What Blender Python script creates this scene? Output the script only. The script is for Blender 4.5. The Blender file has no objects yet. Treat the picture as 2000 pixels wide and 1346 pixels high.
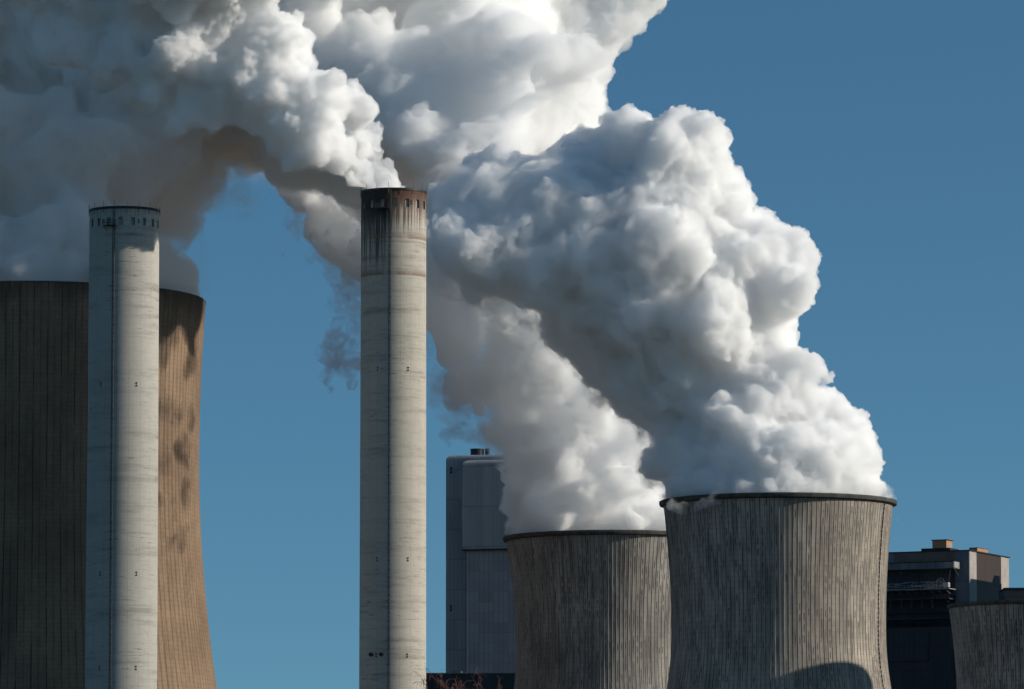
import bpy, bmesh, math, random
import numpy as np
from mathutils import Vector, Matrix

S = bpy.context.scene
# ------------------------------------------------------------------ camera
F = 11111.0                       # focal length in pixels of the 2000 px wide photograph
PITCH = math.radians(6.04)
cam = bpy.data.cameras.new('camera'); co = bpy.data.objects.new('camera', cam); S.collection.objects.link(co)
co.location = (0, 0, 2); co.rotation_euler = (math.pi/2 + PITCH, 0, 0)
cam.lens = 36*F/2000; cam.clip_start = 1; cam.clip_end = 90000; S.camera = co

# ------------------------------------------------------------------ sun and sky
EL, AZ = math.radians(22), math.radians(84)      # AZ measured from "behind the camera" towards the right
SD = Vector((math.sin(AZ)*math.cos(EL), -math.cos(AZ)*math.cos(EL), math.sin(EL)))
sl = bpy.data.lights.new('sun', 'SUN'); sl.energy = 4.25; sl.angle = math.radians(.5); sl.color = (1, .92, .80)
so = bpy.data.objects.new('sun', sl); S.collection.objects.link(so); so.rotation_euler = SD.to_track_quat('Z', 'Y').to_euler()
W = bpy.data.worlds.new("World"); S.world = W; W.use_nodes = True
wn = W.node_tree; bg = wn.nodes['Background']
sky = wn.nodes.new('ShaderNodeTexSky'); sky.sky_type = 'NISHITA'; sky.sun_disc = False
sky.sun_elevation = EL; sky.sun_rotation = math.atan2(SD.x, SD.y)
sky.air_density = 1.0; sky.dust_density = 0.3; sky.ozone_density = 2.0
tc = wn.nodes.new('ShaderNodeTexCoord')
va = wn.nodes.new('ShaderNodeVectorMath'); va.operation = 'MULTIPLY_ADD'
va.inputs[1].default_value = (1, 1, 2.0); va.inputs[2].default_value = (0, 0, .115)
vn = wn.nodes.new('ShaderNodeVectorMath'); vn.operation = 'NORMALIZE'
hs = wn.nodes.new('ShaderNodeHueSaturation'); hs.inputs['Saturation'].default_value = 1.12; hs.inputs['Value'].default_value = 1.0
wn.links.new(tc.outputs['Generated'], va.inputs[0]); wn.links.new(va.outputs[0], vn.inputs[0])
tint = wn.nodes.new('ShaderNodeMix'); tint.data_type = 'RGBA'; tint.blend_type = 'MULTIPLY'; tint.inputs['Factor'].default_value = 1
tint.inputs[7].default_value = (.84, 1.19, 1.17, 1)              # the polarised, cold blue of the photograph's sky
wn.links.new(vn.outputs[0], sky.inputs[0]); wn.links.new(sky.outputs[0], hs.inputs['Color']); wn.links.new(hs.outputs[0], tint.inputs[6])
wn.links.new(tint.outputs[2], bg.inputs[0])
bg.inputs[1].default_value = .080
vs = S.view_settings; vs.view_transform = 'Standard'; vs.look = 'None'; vs.exposure = 0; vs.gamma = 1
cy = S.cycles
cy.max_bounces = 42; cy.diffuse_bounces = 3; cy.glossy_bounces = 2; cy.volume_bounces = 40; cy.transparent_max_bounces = 96
cy.volume_step_rate = .4; cy.use_denoising = True; cy.use_adaptive_sampling = True; cy.adaptive_threshold = .05

def at(px, py, Y):
    """the world point at depth Y seen at pixel (px, py) of the 2000 px photograph"""
    x = (px-1000)/F; y = (673-py)/F
    c, s = math.cos(PITCH), math.sin(PITCH)
    d = Vector((x, c-y*s, s+y*c)); d *= Y/d.y
    return Vector((0, 0, 2)) + d

# ------------------------------------------------------------------ helpers
def link(o, parent=None):
    S.collection.objects.link(o)
    if parent: o.parent = parent
    return o
def tag(o, label=None, cat=None, group=None, kind=None):
    if label: o['label'] = label
    if cat: o['category'] = cat
    if group: o['group'] = group
    if kind: o['kind'] = kind
    return o
def empty(name, loc, rz=0):
    o = bpy.data.objects.new(name, None); o.location = loc; o.rotation_euler = (0, 0, rz); o.empty_display_size = .5
    return link(o)
def mesh_obj(name, verts, faces, mat, parent=None, uv=None, smooth=False):
    me = bpy.data.meshes.new(name); me.from_pydata([tuple(v) for v in verts], [], faces)
    if uv is not None:
        l = me.uv_layers.new(name='UVMap'); l.data.foreach_set('uv', np.asarray(uv, dtype=np.float32).ravel())
    if smooth: me.polygons.foreach_set('use_smooth', [True]*len(me.polygons))
    me.materials.append(mat); me.update()
    return link(bpy.data.objects.new(name, me), parent)

class MB:
    """collects boxes and bars, then links them as one mesh"""
    def __init__(s): s.v = []; s.f = []
    def raw(s, vs_, fs):
        n = len(s.v); s.v += [tuple(p) for p in vs_]; s.f += [tuple(i+n for i in f) for f in fs]; return s
    def box(s, x0, x1, y0, y1, z0, z1):
        return s.raw([(x0,y0,z0),(x1,y0,z0),(x1,y1,z0),(x0,y1,z0),(x0,y0,z1),(x1,y0,z1),(x1,y1,z1),(x0,y1,z1)],
                     [(0,3,2,1),(4,5,6,7),(0,1,5,4),(1,2,6,5),(2,3,7,6),(3,0,4,7)])
    def tube(s, pts, rad, n=6):
        pts = [Vector(p) for p in pts]; rr = rad if hasattr(rad, '__len__') else [rad]*len(pts)
        b = len(s.v)
        for i, p in enumerate(pts):
            d = (pts[min(i+1, len(pts)-1)] - pts[max(i-1, 0)]).normalized()
            a = d.cross(Vector((0, 0, 1)) if abs(d.z) < .9 else Vector((1, 0, 0))).normalized(); c = d.cross(a)
            for k in range(n):
                t = 2*math.pi*k/n; s.v.append(tuple(p + (a*math.cos(t) + c*math.sin(t))*rr[i]))
        for i in range(len(pts)-1):
            for k in range(n):
                s.f.append((b+i*n+k, b+i*n+(k+1) % n, b+(i+1)*n+(k+1) % n, b+(i+1)*n+k))
        s.f.append(tuple(b+k for k in range(n))[::-1]); s.f.append(tuple(b+(len(pts)-1)*n+k for k in range(n)))
        return s
    def build(s, name, mat, parent=None): return mesh_obj(name, s.v, s.f, mat, parent)

# ------------------------------------------------------------------ materials
class NT:
    """small node-graph writer"""
    def __init__(s, name, rough=.85):
        s.m = bpy.data.materials.new(name); s.m.use_nodes = True; s.t = s.m.node_tree
        s.b = s.t.nodes['Principled BSDF']; s.b.inputs['Roughness'].default_value = rough
        s.b.inputs['Specular IOR Level'].default_value = .25
    def n(s, typ, **kw):
        x = s.t.nodes.new(typ)
        for k, v in kw.items(): setattr(x, k, v)
        return x
    def put(s, sock, v):
        if isinstance(v, bpy.types.NodeSocket): s.t.links.new(v, sock)
        elif v is not None:
            if sock.type == 'RGBA' and len(v) == 3: v = (*v, 1)
            sock.default_value = v
    def math(s, op, a, b=None, c=None, clamp=False):
        x = s.n('ShaderNodeMath', operation=op); x.use_clamp = clamp
        for i, v in enumerate((a, b, c)): 
            if v is not None: s.put(x.inputs[i], v)
        return x.outputs[0]
    def mix(s, f, a, b, mode='MIX'):
        x = s.n('ShaderNodeMix', data_type='RGBA', blend_type=mode)
        s.put(x.inputs['Factor'], f); s.put(x.inputs[6], a); s.put(x.inputs[7], b); return x.outputs[2]
    def xyz(s, x, y, z):
        c = s.n('ShaderNodeCombineXYZ')
        for i, v in enumerate((x, y, z)): s.put(c.inputs[i], v)
        return c.outputs[0]
    def noise(s, vec, scale, detail=3, rough=.55):
        x = s.n('ShaderNodeTexNoise'); s.put(x.inputs['Vector'], vec); x.inputs['Scale'].default_value = scale
        x.inputs['Detail'].default_value = detail; x.inputs['Roughness'].default_value = rough; return x.outputs['Fac']
    def white(s, vec):
        x = s.n('ShaderNodeTexWhiteNoise', noise_dimensions='3D'); s.put(x.inputs['Vector'], vec); return x.outputs['Value']
    def ramp(s, v, a, b, lo=0., hi=1.):
        x = s.n('ShaderNodeMapRange'); x.clamp = True; s.put(x.inputs[0], v)
        x.inputs[1].default_value = a; x.inputs[2].default_value = b; x.inputs[3].default_value = lo; x.inputs[4].default_value = hi
        return x.outputs[0]
    def uv(s):
        x = s.n('ShaderNodeUVMap'); y = s.n('ShaderNodeSeparateXYZ'); s.t.links.new(x.outputs[0], y.inputs[0]); return y.outputs[0], y.outputs[1]
    def pos(s): return s.n('ShaderNodeTexCoord').outputs['Object']
    def done(s, col, bump=None, dist=.1, strength=.6):
        s.put(s.b.inputs['Base Color'], col)
        if bump is not None:
            x = s.n('ShaderNodeBump'); x.inputs['Distance'].default_value = dist; x.inputs['Strength'].default_value = strength
            s.put(x.inputs['Height'], bump); s.t.links.new(x.outputs[0], s.b.inputs['Normal'])
        return s.m

def plain(name, c, rough=.8, var=.25, scale=.3):
    g = NT(name, rough); p = g.pos()
    k = g.noise(p, scale, 4); k = g.ramp(k, .3, .7, 1-var, 1+var*.5)
    return g.done(g.mix(1.0, c, g.xyz(k, k, k), 'MULTIPLY'))

def tower_mat(name, base, dark, streak=1.0, spots=1.0, line=.5, lift=1.25, seed=0., topband=0., H=100., tint2=None, rw=.62, alt=0., cell=.28, hline=.42):
    """ribbed cooling tower concrete; u counts ribs, v is metres of height"""
    g = NT(name, .9); u, v = g.uv()
    u = g.math('ADD', u, seed*37.0)
    fu = g.math('FRACT', u); iu = g.math('FLOOR', u); lv = g.math('DIVIDE', v, lift); iv = g.math('FLOOR', lv); fv = g.math('FRACT', lv)
    big = g.noise(g.xyz(g.math('MULTIPLY', u, .05), g.math('MULTIPLY', v, .035), seed), 1.0, 5, .6)
    med = g.noise(g.xyz(g.math('MULTIPLY', u, .45), g.math('MULTIPLY', v, .09), seed+5), 1.0, 4, .6)
    fine = g.noise(g.xyz(g.math('MULTIPLY', u, 2.2), g.math('MULTIPLY', v, .9), seed+9), 1.0, 4, .7)
    st = g.noise(g.xyz(g.math('MULTIPLY', u, 1.9), g.math('MULTIPLY', v, .045), seed+2), 1.0, 3, .6)
    col = g.mix(g.ramp(big, .35, .66), base, tint2 or tuple(c*.62 for c in base))
    col = g.mix(g.math('MULTIPLY', g.ramp(med, .42, .72), .55*streak), col, dark)
    col = g.mix(g.math('MULTIPLY', g.ramp(st, .52, .7), .6*streak), col, dark)
    # each lift of shuttering between two ribs is its own shade
    w = g.white(g.xyz(iu, iv, seed)); wi = g.ramp(w, 0, 1, 1-.20*cell, 1+.12*cell)
    col = g.mix(1.0, col, g.xyz(wi, wi, wi), 'MULTIPLY')
    k = g.ramp(fine, .25, .75, .82, 1.14); col = g.mix(1.0, col, g.xyz(k, k, k), 'MULTIPLY')
    # grime collecting along the ribs, strong in some stretches and weak in others
    rib = g.math('MAXIMUM', g.ramp(fu, .30*rw, .20*rw, 0, 1), g.ramp(fu, 1-.07*rw, 1.0, 0, 1))
    if alt: rib = g.math('MULTIPLY', rib, g.ramp(g.math('FRACT', g.math('MULTIPLY', iu, .5)), .2, .3, 1, 1-alt))
    amt = g.noise(g.xyz(g.math('MULTIPLY', iu, .83), g.math('MULTIPLY', v, .07), seed+3), 1.0, 3, .7)
    col = g.mix(g.math('MULTIPLY', rib, g.ramp(amt, .38, .54, .22, line+.5)), col, dark)
    voff = g.math('ADD', v, g.math('MULTIPLY', g.white(g.xyz(iu, seed, 3.3)), 60))     # every strip breaks at its own heights
    # dashes: tie holes and leaks, short black marks hanging in a cell
    w2 = g.white(g.xyz(iu, g.math('FLOOR', g.math('DIVIDE', voff, 2.6)), seed+7)); f2 = g.math('FRACT', g.math('DIVIDE', voff, 2.6))
    zone = g.ramp(g.noise(g.xyz(g.math('MULTIPLY', u, .12), g.math('MULTIPLY', v, .05), seed+11), 1.0, 3), .38, .62)
    dash = g.math('MULTIPLY', g.math('GREATER_THAN', w2, g.ramp(zone, 0, 1, .90, .5)), g.math('MULTIPLY', g.ramp(fu, .34, .42), g.ramp(fu, .72, .62)))
    dash = g.math('MULTIPLY', dash, g.ramp(f2, .25, .5))
    col = g.mix(g.math('MULTIPLY', dash, .75*spots), col, dark)
    w3 = g.white(g.xyz(iu, g.math('FLOOR', g.math('DIVIDE', voff, 6.5)), seed+13)); f3 = g.math('FRACT', g.math('DIVIDE', voff, 6.5))
    stripe = g.math('MULTIPLY', g.math('GREATER_THAN', w3, .84), g.math('MULTIPLY', g.math('MULTIPLY', g.ramp(f3, 0, .5), g.ramp(f3, 1, .9)), g.math('MULTIPLY', g.ramp(fu, .25, .35), g.ramp(fu, .75, .6))))
    col = g.mix(g.math('MULTIPLY', stripe, .6*streak), col, dark)
    hl = g.ramp(fv, .12, .0)
    col = g.mix(g.math('MULTIPLY', hl, hline), col, dark)
    if topband:
        tb = g.math('ADD', g.math('SUBTRACT', v, H-topband), g.ramp(med, 0, 1, -6, 6))
        col = g.mix(g.math('MULTIPLY', g.ramp(tb, -3, 3), .55), col, dark)
    return g.done(col, g.math('MULTIPLY', g.math('ADD', fine, fv), .5), .08, .5)

def chimney_mat(name, base, dark, H, rust=0., seed=0.):
    """painted concrete shaft; u is degrees round from the camera side, v metres below the rim"""
    g = NT(name, .75); u, v = g.uv()
    band = g.noise(g.xyz(g.math('MULTIPLY', u, .006), g.math('MULTIPLY', v, .55), seed), 1.0, 5, .75)
    ln = g.noise(g.xyz(g.math('MULTIPLY', u, .03), g.math('MULTIPLY', v, 2.2), seed+3), 1.0, 4, .75)
    zone = g.noise(g.xyz(g.math('MULTIPLY', u, .01), g.math('MULTIPLY', v, .07), seed+6), 1.0, 3, .6)
    big = g.noise(g.xyz(g.math('MULTIPLY', u, .012), g.math('MULTIPLY', v, .03), seed+8), 1.0, 3)
    fine = g.noise(g.xyz(g.math('MULTIPLY', u, .12), g.math('MULTIPLY', v, .9), seed+9), 1.0, 5, .75)
    col = g.mix(g.ramp(big, .35, .65, 0, .45), base, tuple(c*.78 for c in base))
    col = g.mix(g.math('MULTIPLY', g.ramp(band, .50, .68), g.ramp(zone, .35, .6, .3, .9)), col, tuple(c*.50 for c in base))
    ln2 = g.math('MULTIPLY', g.ramp(ln, .58, .66), g.ramp(fine, .42, .58))
    col = g.mix(g.math('MULTIPLY', ln2, g.ramp(zone, .38, .58, .2, .9)), col, dark)
    k = g.ramp(fine, .2, .8, .86, 1.08); col = g.mix(1.0, col, g.xyz(k, k, k), 'MULTIPLY')
    # shuttering seams
    su = g.math('FRACT', g.math('DIVIDE', g.math('ADD', u, 7), 20.0)); seam = g.math('ADD', g.ramp(su, .03, .0), g.ramp(su, .97, 1.))
    col = g.mix(g.math('MULTIPLY', seam, .30), col, dark)
    sv = g.math('FRACT', g.math('DIVIDE', v, 1.9)); col = g.mix(g.math('MULTIPLY', g.ramp(sv, .07, .0), .16), col, dark)
    if rust:
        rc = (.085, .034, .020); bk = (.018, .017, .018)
        left = g.ramp(u, -2, -14)                     # stains left of the ladder are black rather than brown
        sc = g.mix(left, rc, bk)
        s1 = g.noise(g.xyz(g.math('MULTIPLY', u, .16), g.math('MULTIPLY', v, .05), seed+4), 1.0, 4, .65)
        s2 = g.noise(g.xyz(g.math('MULTIPLY', u, .30), g.math('MULTIPLY', v, .025), seed+5), 1.0, 4, .7)
        # mouth: brown cloud over the window band
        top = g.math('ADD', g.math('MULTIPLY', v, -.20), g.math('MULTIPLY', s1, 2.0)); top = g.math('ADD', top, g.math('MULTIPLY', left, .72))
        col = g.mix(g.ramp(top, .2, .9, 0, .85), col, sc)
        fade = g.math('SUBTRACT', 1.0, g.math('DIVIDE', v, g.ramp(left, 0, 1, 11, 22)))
        run = g.math('MULTIPLY', g.ramp(g.math('ADD', g.math('MULTIPLY', s2, 1.0), g.math('MULTIPLY', fade, .34)), .58, .68), g.ramp(fade, 0, .35))
        col = g.mix(g.math('MULTIPLY', run, .85), col, sc)
        # rusty rings where the paint has failed
        for v0, w_, a_ in ((10.6, .5, .8), (11.5, .2, .5), (14.9, .35, .6), (18.4, .55, .9), (16.6, .2, .4), (22, .3, .3)):
            d = g.math('SUBTRACT', g.math('ADD', v, g.ramp(fine, 0, 1, -.25, .25)), v0)
            ring = g.math('MULTIPLY', g.math('MULTIPLY', g.ramp(d, -w_*3, 0), g.ramp(d, .12, 0)), g.ramp(g.noise(g.xyz(g.math('MULTIPLY', u, .02), v0, seed), 1.0, 3), .38, .56))
            col = g.mix(g.math('MULTIPLY', ring, a_), col, (.19, .12, .078))
    else:
        s1 = g.noise(g.xyz(g.math('MULTIPLY', u, .2), g.math('MULTIPLY', v, .05), seed+4), 1.0, 4, .65)
        top = g.math('ADD', g.math('MULTIPLY', v, -.22), g.math('MULTIPLY', s1, 1.6))
        col = g.mix(g.ramp(top, .35, 1.0, 0, .55), col, dark)
    return g.done(col, fine, .05, .3)

def clad_mat(name, c1, c2, vert=.6, hor=3.0, seed=0., rough=.55):
    """profiled sheet cladding in the object's own coordinates"""
    g = NT(name, rough); p = g.pos(); s = g.n('ShaderNodeSeparateXYZ'); g.t.links.new(p, s.inputs[0])
    xy = g.math('ADD', s.outputs[0], s.outputs[1])
    fx = g.math('FRACT', g.math('DIVIDE', xy, vert)); fz = g.math('FRACT', g.math('DIVIDE', s.outputs[2], hor))
    n = g.noise(g.xyz(g.math('MULTIPLY', xy, .25), seed, g.math('MULTIPLY', s.outputs[2], .06)), 1.0, 4, .6)
    col = g.mix(g.ramp(n, .3, .7), c1, c2)
    w = g.white(g.xyz(g.math('FLOOR', g.math('DIVIDE', xy, vert*3)), g.math('FLOOR', g.math('DIVIDE', s.outputs[2], hor)), seed))
    k = g.ramp(w, 0, 1, .88, 1.1); col = g.mix(1.0, col, g.xyz(k, k, k), 'MULTIPLY')
    col = g.mix(g.math('MULTIPLY', g.ramp(fx, .3, .1), .35), col, tuple(c*.4 for c in c1))
    col = g.mix(g.math('MULTIPLY', g.ramp(fz, .05, .0), .55), col, tuple(c*.35 for c in c1))
    return g.done(col)

def steam_mat(name, density, col=(.99, .99, .99), aniso=0.):
    m = bpy.data.materials.new(name); m.use_nodes = True; t = m.node_tree; t.nodes.remove(t.nodes['Principled BSDF'])
    v = t.nodes.new('ShaderNodeVolumeScatter'); v.inputs['Density'].default_value = density
    v.inputs['Color'].default_value = (1, 1, 1, 1); v.inputs['Anisotropy'].default_value = aniso
    t.links.new(v.outputs[0], t.nodes['Material Output'].inputs['Volume'])
    return m

M = {}
M['dark_metal'] = plain('dark metal', (.022, .024, .028), .5)
M['rod'] = plain('weathered galvanised rod', (.06, .06, .065), .5)
M['black'] = plain('dark interior', (.012, .013, .015), .9)
M['pane'] = plain('grey louvre', (.26, .28, .29), .4)
M['reveal'] = plain('dark concrete reveal', (.16, .15, .14), .9)  # coloured darker than the shaft concrete
M['rim'] = plain('dark mossy concrete rim', (.085, .083, .076), .95, .45, .8)
M['soil'] = plain('winter field', (.085, .072, .048), 1, .4, .01)

# ------------------------------------------------------------------ ground
gm = MB(); gm.raw([(-30000, -3000, 0), (30000, -3000, 0), (30000, 60000, 0), (-30000, 60000, 0)], [(0, 1, 2, 3)])
tag(gm.build('ground', M['soil']), kind='structure')

# ------------------------------------------------------------------ cooling towers
def revolve(prof, cols, name, mat, parent, smooth=False, closed_prof=False):
    """prof: list of (z, r, v); cols: list of (angle, radial offset, u) over a full turn"""
    nc = len(cols); V = []; Fc = []; UV = []
    for (z, r, v) in prof:
        for (a, dr, u) in cols:
            V.append(((r+dr)*math.sin(a), -(r+dr)*math.cos(a), z))
    us = [c[2] for c in cols]; uN = us[-1] + (us[1]-us[0])
    for i in range(len(prof)-1):
        for k in range(nc):
            k2 = (k+1) % nc
            Fc.append((i*nc+k, i*nc+k2, (i+1)*nc+k2, (i+1)*nc+k))
            ua, ub = us[k], (us[k2] if k2 else uN_full(us, cols))
            UV += [(ua, prof[i][2]), (ub, prof[i][2]), (ub, prof[i+1][2]), (ua, prof[i+1][2])]
    return mesh_obj(name, V, Fc, mat, parent, UV, smooth)
def uN_full(us, cols): return us[0] + cols.full
class Cols(list): full = 0

def tower(name, cx, Y, rimy, lip, wall, zw_py, waist, blow, nrib, mat, label, group, rib_h=.05, rwid=.12, ladder=None, lip_h=1.25, X=None, H=None):
    """a hyperboloid shell; lip/wall/waist are half widths in photo pixels at this depth, blow the length of the lower flare in pixels"""
    sc = Y/F
    if X is None: X = (cx-1000)*sc
    R = wall*sc; RL = lip*sc; RW = waist*sc
    if H is None: H = at(cx, rimy, Y-R).z
    zw = at(cx, zw_py, Y-RW).z
    up = (H-zw)/math.sqrt(max((R/RW)**2-1, 1e-4)); dn = blow*sc
    e = empty(name, (X, Y, 0)); tag(e, label, 'cooling tower', group)
    def rad(z):
        t = (z-zw)/(up if z > zw else dn); return RW*math.sqrt(1+t*t)
    cols = Cols(); cols.full = nrib
    for i in range(nrib):
        for f, d in ((0., 1.), (rwid, 1.), (rwid+.06, 0.), (.62, 0.), (.95, 0.)):
            cols.append((2*math.pi*(i+f)/nrib, d*rib_h, i+f))
    rows = 64; prof = []
    for i in range(rows+1):
        z = H-lip_h*.6 - (H-lip_h*.6)*(1-(i/rows)); prof.append((z, rad(z), z))
    sh = revolve(prof, cols, 'shell', mat, e)
    n = 192
    rc = Cols([(2*math.pi*i/n, 0, i*nrib/n) for i in range(n)]); rc.full = nrib
    inner = [(z, rad(z)-.8, z) for z in [H*.3+(H*.7-.4)*i/14 for i in range(14)]] + [(H-.4, R-.75, 2)]
    revolve(inner[::-1], rc, 'inner_wall', M['rim'], e, True)
    # the lip: a walkway ring that overhangs the shell
    lp = [(H-lip_h, R-.1, 0), (H-lip_h*.75, RL-.12, .4), (H-lip_h*.35, RL, .8), (H-.12, RL, 1.2), (H, RL-.12, 1.3), (H, R-.75, 1.6), (H-.5, R-.76, 2)]
    revolve(lp, rc, 'rim', M['rim'], e)
    for (z, a) in ladder or []:
        mb = MB()
        zz = H-lip_h-.2
        while zz > 20:
            r = rad(zz)+rib_h+.08; t = math.radians(a); rx = .11
            x, y = r*math.sin(t), -r*math.cos(t)
            mb.box(x-rx, x+rx, y-rx, y+rx, zz-.36, zz+.36); zz -= 1.05
        mb.tube([((rad(q)+rib_h+.06)*math.sin(t), -(rad(q)+rib_h+.06)*math.cos(t), q) for q in np.linspace(20, H-lip_h-.2, 24)], .05, 4)
        mb.build('ladder', M['dark_metal'], e)
    return e, X, Y, H, R

C = (.50, .435, .36); D = (.085, .08, .078)
mC3 = tower_mat('ribbed concrete with dark leaks', C, D, 1.0, 1.0, .5, 1.25, 1.0, H=105)
mC2 = tower_mat('ribbed concrete, blotched', (.44, .41, .365), D, 1.1, 1.1, .55, 1.25, 2.3, H=105)
mC4 = tower_mat('ribbed concrete, shaded', (.50, .43, .37), (.06, .055, .055), 1.0, 1.0, .5, 1.5, 3.1, H=105)
mC1 = tower_mat('tall tower brown concrete', (.285, .195, .128), (.028, .024, .026), .3, .05, .60, 1.1, 4.7, topband=6, H=165, tint2=(.19, .128, .085), rw=.5, alt=.5, cell=.2, hline=.5)
GT = 'old ribbed cooling towers'
t3 = tower('cooling_tower', 1521, 1326, 962, 233, 225, 1222, 209, 365, 150, mC3,
           'concrete cooling tower in front, half dark and half sunlit, under the brightest steam', GT, ladder=[(0, 64)])
t2 = tower('cooling_tower', 1192, 1444, 1035, 210, 204, 1265, 184, 340, 150, mC2,
           'concrete cooling tower whose right flank hides behind the nearer tower', GT)
t4 = tower('cooling_tower', 2030, 1724, 1171, 179, 176, 1400, 160, 300, 110, mC4,
           'cooling tower cut by the right edge, below the brown boiler house', GT)
t1 = tower('tall_cooling_tower', 60, 1410, 548, 337.6, 337, 862, 326, 930, 156, mC1,
           'huge smooth-rimmed brown cooling tower behind the chimney with the clean top', None, rib_h=.07, rwid=.08, lip_h=.5)
# two more towers of the row stand just right of the view and throw the round shadows on the near ones
t5 = tower('cooling_tower', 0, 1272, 962, 238, 230, 1222, 214, 365, 150, mC3,
           'cooling tower standing outside the right edge of the view', GT, X=187, H=106)
# ------------------------------------------------------------------ chimneys
def chimney(name, cx, topy, Y, hw_top, hw_bot, nwin, phase, win_v, win_h, win_w, mat, label, ladder_deg, group, lights, platform=None):
    sc = Y/F; R = hw_top*sc; X = (cx-1000)*sc; H = at(cx, topy, Y-R).z
    zb = at(cx, 1346, Y-R).z; slope = (hw_bot-hw_top)*sc/(H-zb)
    e = empty(name, (X, Y, 0)); tag(e, label, 'chimney', group)
    def rad(z): return R + slope*(H-z)
    # yaw so that degree 0 faces the camera
    face = math.atan2(X, Y)
    cols = Cols(); cols.full = 360; wd = math.degrees(win_w/R); step = 360/nwin; flags = []
    for i in range(nwin):
        a0 = phase + i*step
        for k, a in enumerate((a0-wd/2, a0, a0+wd/2)) : cols.append((math.radians(a), 0, a)); flags.append(k < 2)
        rest = step-wd
        for k in range(1, 6): cols.append((math.radians(a0+wd/2+rest*k/6), 0, a0+wd/2+rest*k/6)); flags.append(False)
    z0, z1 = H-win_v-win_h/2, H-win_v+win_h/2
    zs = [0, 30, 60, 90, 120] + [z for z in (140, 150) if z < z0-2] + [z0, z1, H-.35, H-.35, H]
    prof = []
    for i, z in enumerate(zs): prof.append((z, rad(z), H-z))
    nc = len(cols); V = []; Fc = []; UV = []
    for (z, r, v) in prof:
        for (a, dr, u) in cols: V.append((r*math.sin(a), -r*math.cos(a), z))
    iw = zs.index(z0)
    def wrap(u): return (u+180) % 360-180
    for i in range(len(prof)-1):
        if zs[i] == zs[i+1]: continue
        for k in range(nc):
            k2 = (k+1) % nc
            ua = wrap(cols[k][2]); ub = ua + ((cols[k2][2]-cols[k][2]) % 360); va_, vb = prof[i][2], prof[i+1][2]
            if i == iw and flags[k]: continue
            Fc.append((i*nc+k, i*nc+k2, (i+1)*nc+k2, (i+1)*nc+k)); UV += [(ua, va_), (ub, va_), (ub, vb), (ua, vb)]
    # inner lining and mouth
    base = len(V)
    for z in (H, H-8): 
        for (a, dr, u) in cols: V.append(((R-.55)*math.sin(a), -(R-.55)*math.cos(a), z))
    top = (len(prof)-1)*nc
    for k in range(nc):
        k2 = (k+1) % nc
        Fc.append((top+k, top+k2, base+k2, base+k)); UV += [(0, 0)]*4
        Fc.append((base+k, base+k2, base+nc+k2, base+nc+k)); UV += [(0, 0)]*4
    sh = mesh_obj('shaft', V, Fc, mat, e, UV)
    # windows: a reveal and the pane set back in it
    for i in range(nwin):
        a = math.radians(phase+i*step); r = rad((z0+z1)/2); hwid = win_w/2; dep = .38
        er = Vector((math.sin(a), -math.cos(a), 0)); et = Vector((math.cos(a), math.sin(a), 0)); ez = Vector((0, 0, 1))
        def P(t, q, z): return er*(r*math.cos(hwid/r)+q) + et*t + ez*z
        fr = [P(s_*hwid, q, z) for q in (.0, -dep) for (s_, z) in ((-1, z0), (1, z0), (1, z1), (-1, z1))]
        w = mesh_obj('window', fr, [(0, 1, 5, 4), (1, 2, 6, 5), (2, 3, 7, 6), (3, 0, 4, 7)], M['reveal'], e)
        mesh_obj('pane', [P(s_*hwid, -dep*.95, z) for (s_, z) in ((-1, z0), (1, z0), (1, z1), (-1, z1))], [(0, 1, 2, 3)], M['pane'], w)
    # crown ring, slightly proud and dark
    rc = Cols([(2*math.pi*i/128, 0, i) for i in range(128)]); rc.full = 128
    revolve([(H-.45, R+.003, 0), (H-.40, R+.14, 0), (H+.08, R+.14, 0), (H+.08, R-.6, 0), (H-.3, R-.61, 0)], rc, 'crown_ring', M['dark_metal'], e)
    for i in range(nwin):
        a = math.radians(phase+(i+.5)*step); er = Vector((math.sin(a), -math.cos(a), 0))
        p = er*(R+.18)
        m = MB(); m.tube([p+Vector((0, 0, H-1.2)), p+Vector((0, 0, H+.9)), p+er*.12+Vector((0, 0, H+1.35))], [.05, .035, .02], 4)
        m.build('lightning_rod', M['rod'], e)
    # caged ladder and cable duct down the terminator side
    a = math.radians(ladder_deg); m = MB()
    er = Vector((math.sin(a), -math.cos(a), 0)); et = Vector((math.cos(a), math.sin(a), 0))
    for s_ in (-.19, .19): m.tube([er*(rad(z)+.3)+et*s_+Vector((0, 0, z)) for z in (2, 60, 120, H-.2)], .06, 4)
    z = 3
    while z < H-1:
        m.tube([er*(rad(z)+.3)-et*.19+Vector((0, 0, z)), er*(rad(z)+.3)+et*.19+Vector((0, 0, z))], .03, 4); z += .6
    z = 3.3
    while z < H-1:
        m.tube([er*(rad(z)-.05)-et*.2+Vector((0, 0, z)), er*(rad(z)+.42)-et*.2+Vector((0, 0, z)), er*(rad(z)+.42)+et*.2+Vector((0, 0, z)), er*(rad(z)-.05)+et*.2+Vector((0, 0, z))], .05, 4); z += 1.8
    m.build('ladder', M['dark_metal'], e)
    # pairs of obstruction lights
    for (py, degs) in lights:
        for dg in degs:
            zl = at(cx, py, Y-R).z; a2 = math.radians(dg); q = Vector((math.sin(a2), -math.cos(a2), 0)); m = MB()
            tt = Vector((math.cos(a2), math.sin(a2), 0))
            for dz in (-.3, .3):
                c = q*(rad(zl)+.06)+Vector((0, 0, zl+dz)); m.tube([c-tt*.13, c+tt*.13], .13, 8)
            c = q*(rad(zl)+.02)+Vector((0, 0, zl)); m.tube([c-Vector((0, 0, .4)), c+Vector((0, 0, .4))], .04, 4)
            m.build('obstruction_light', M['dark_metal'], e)
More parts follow.
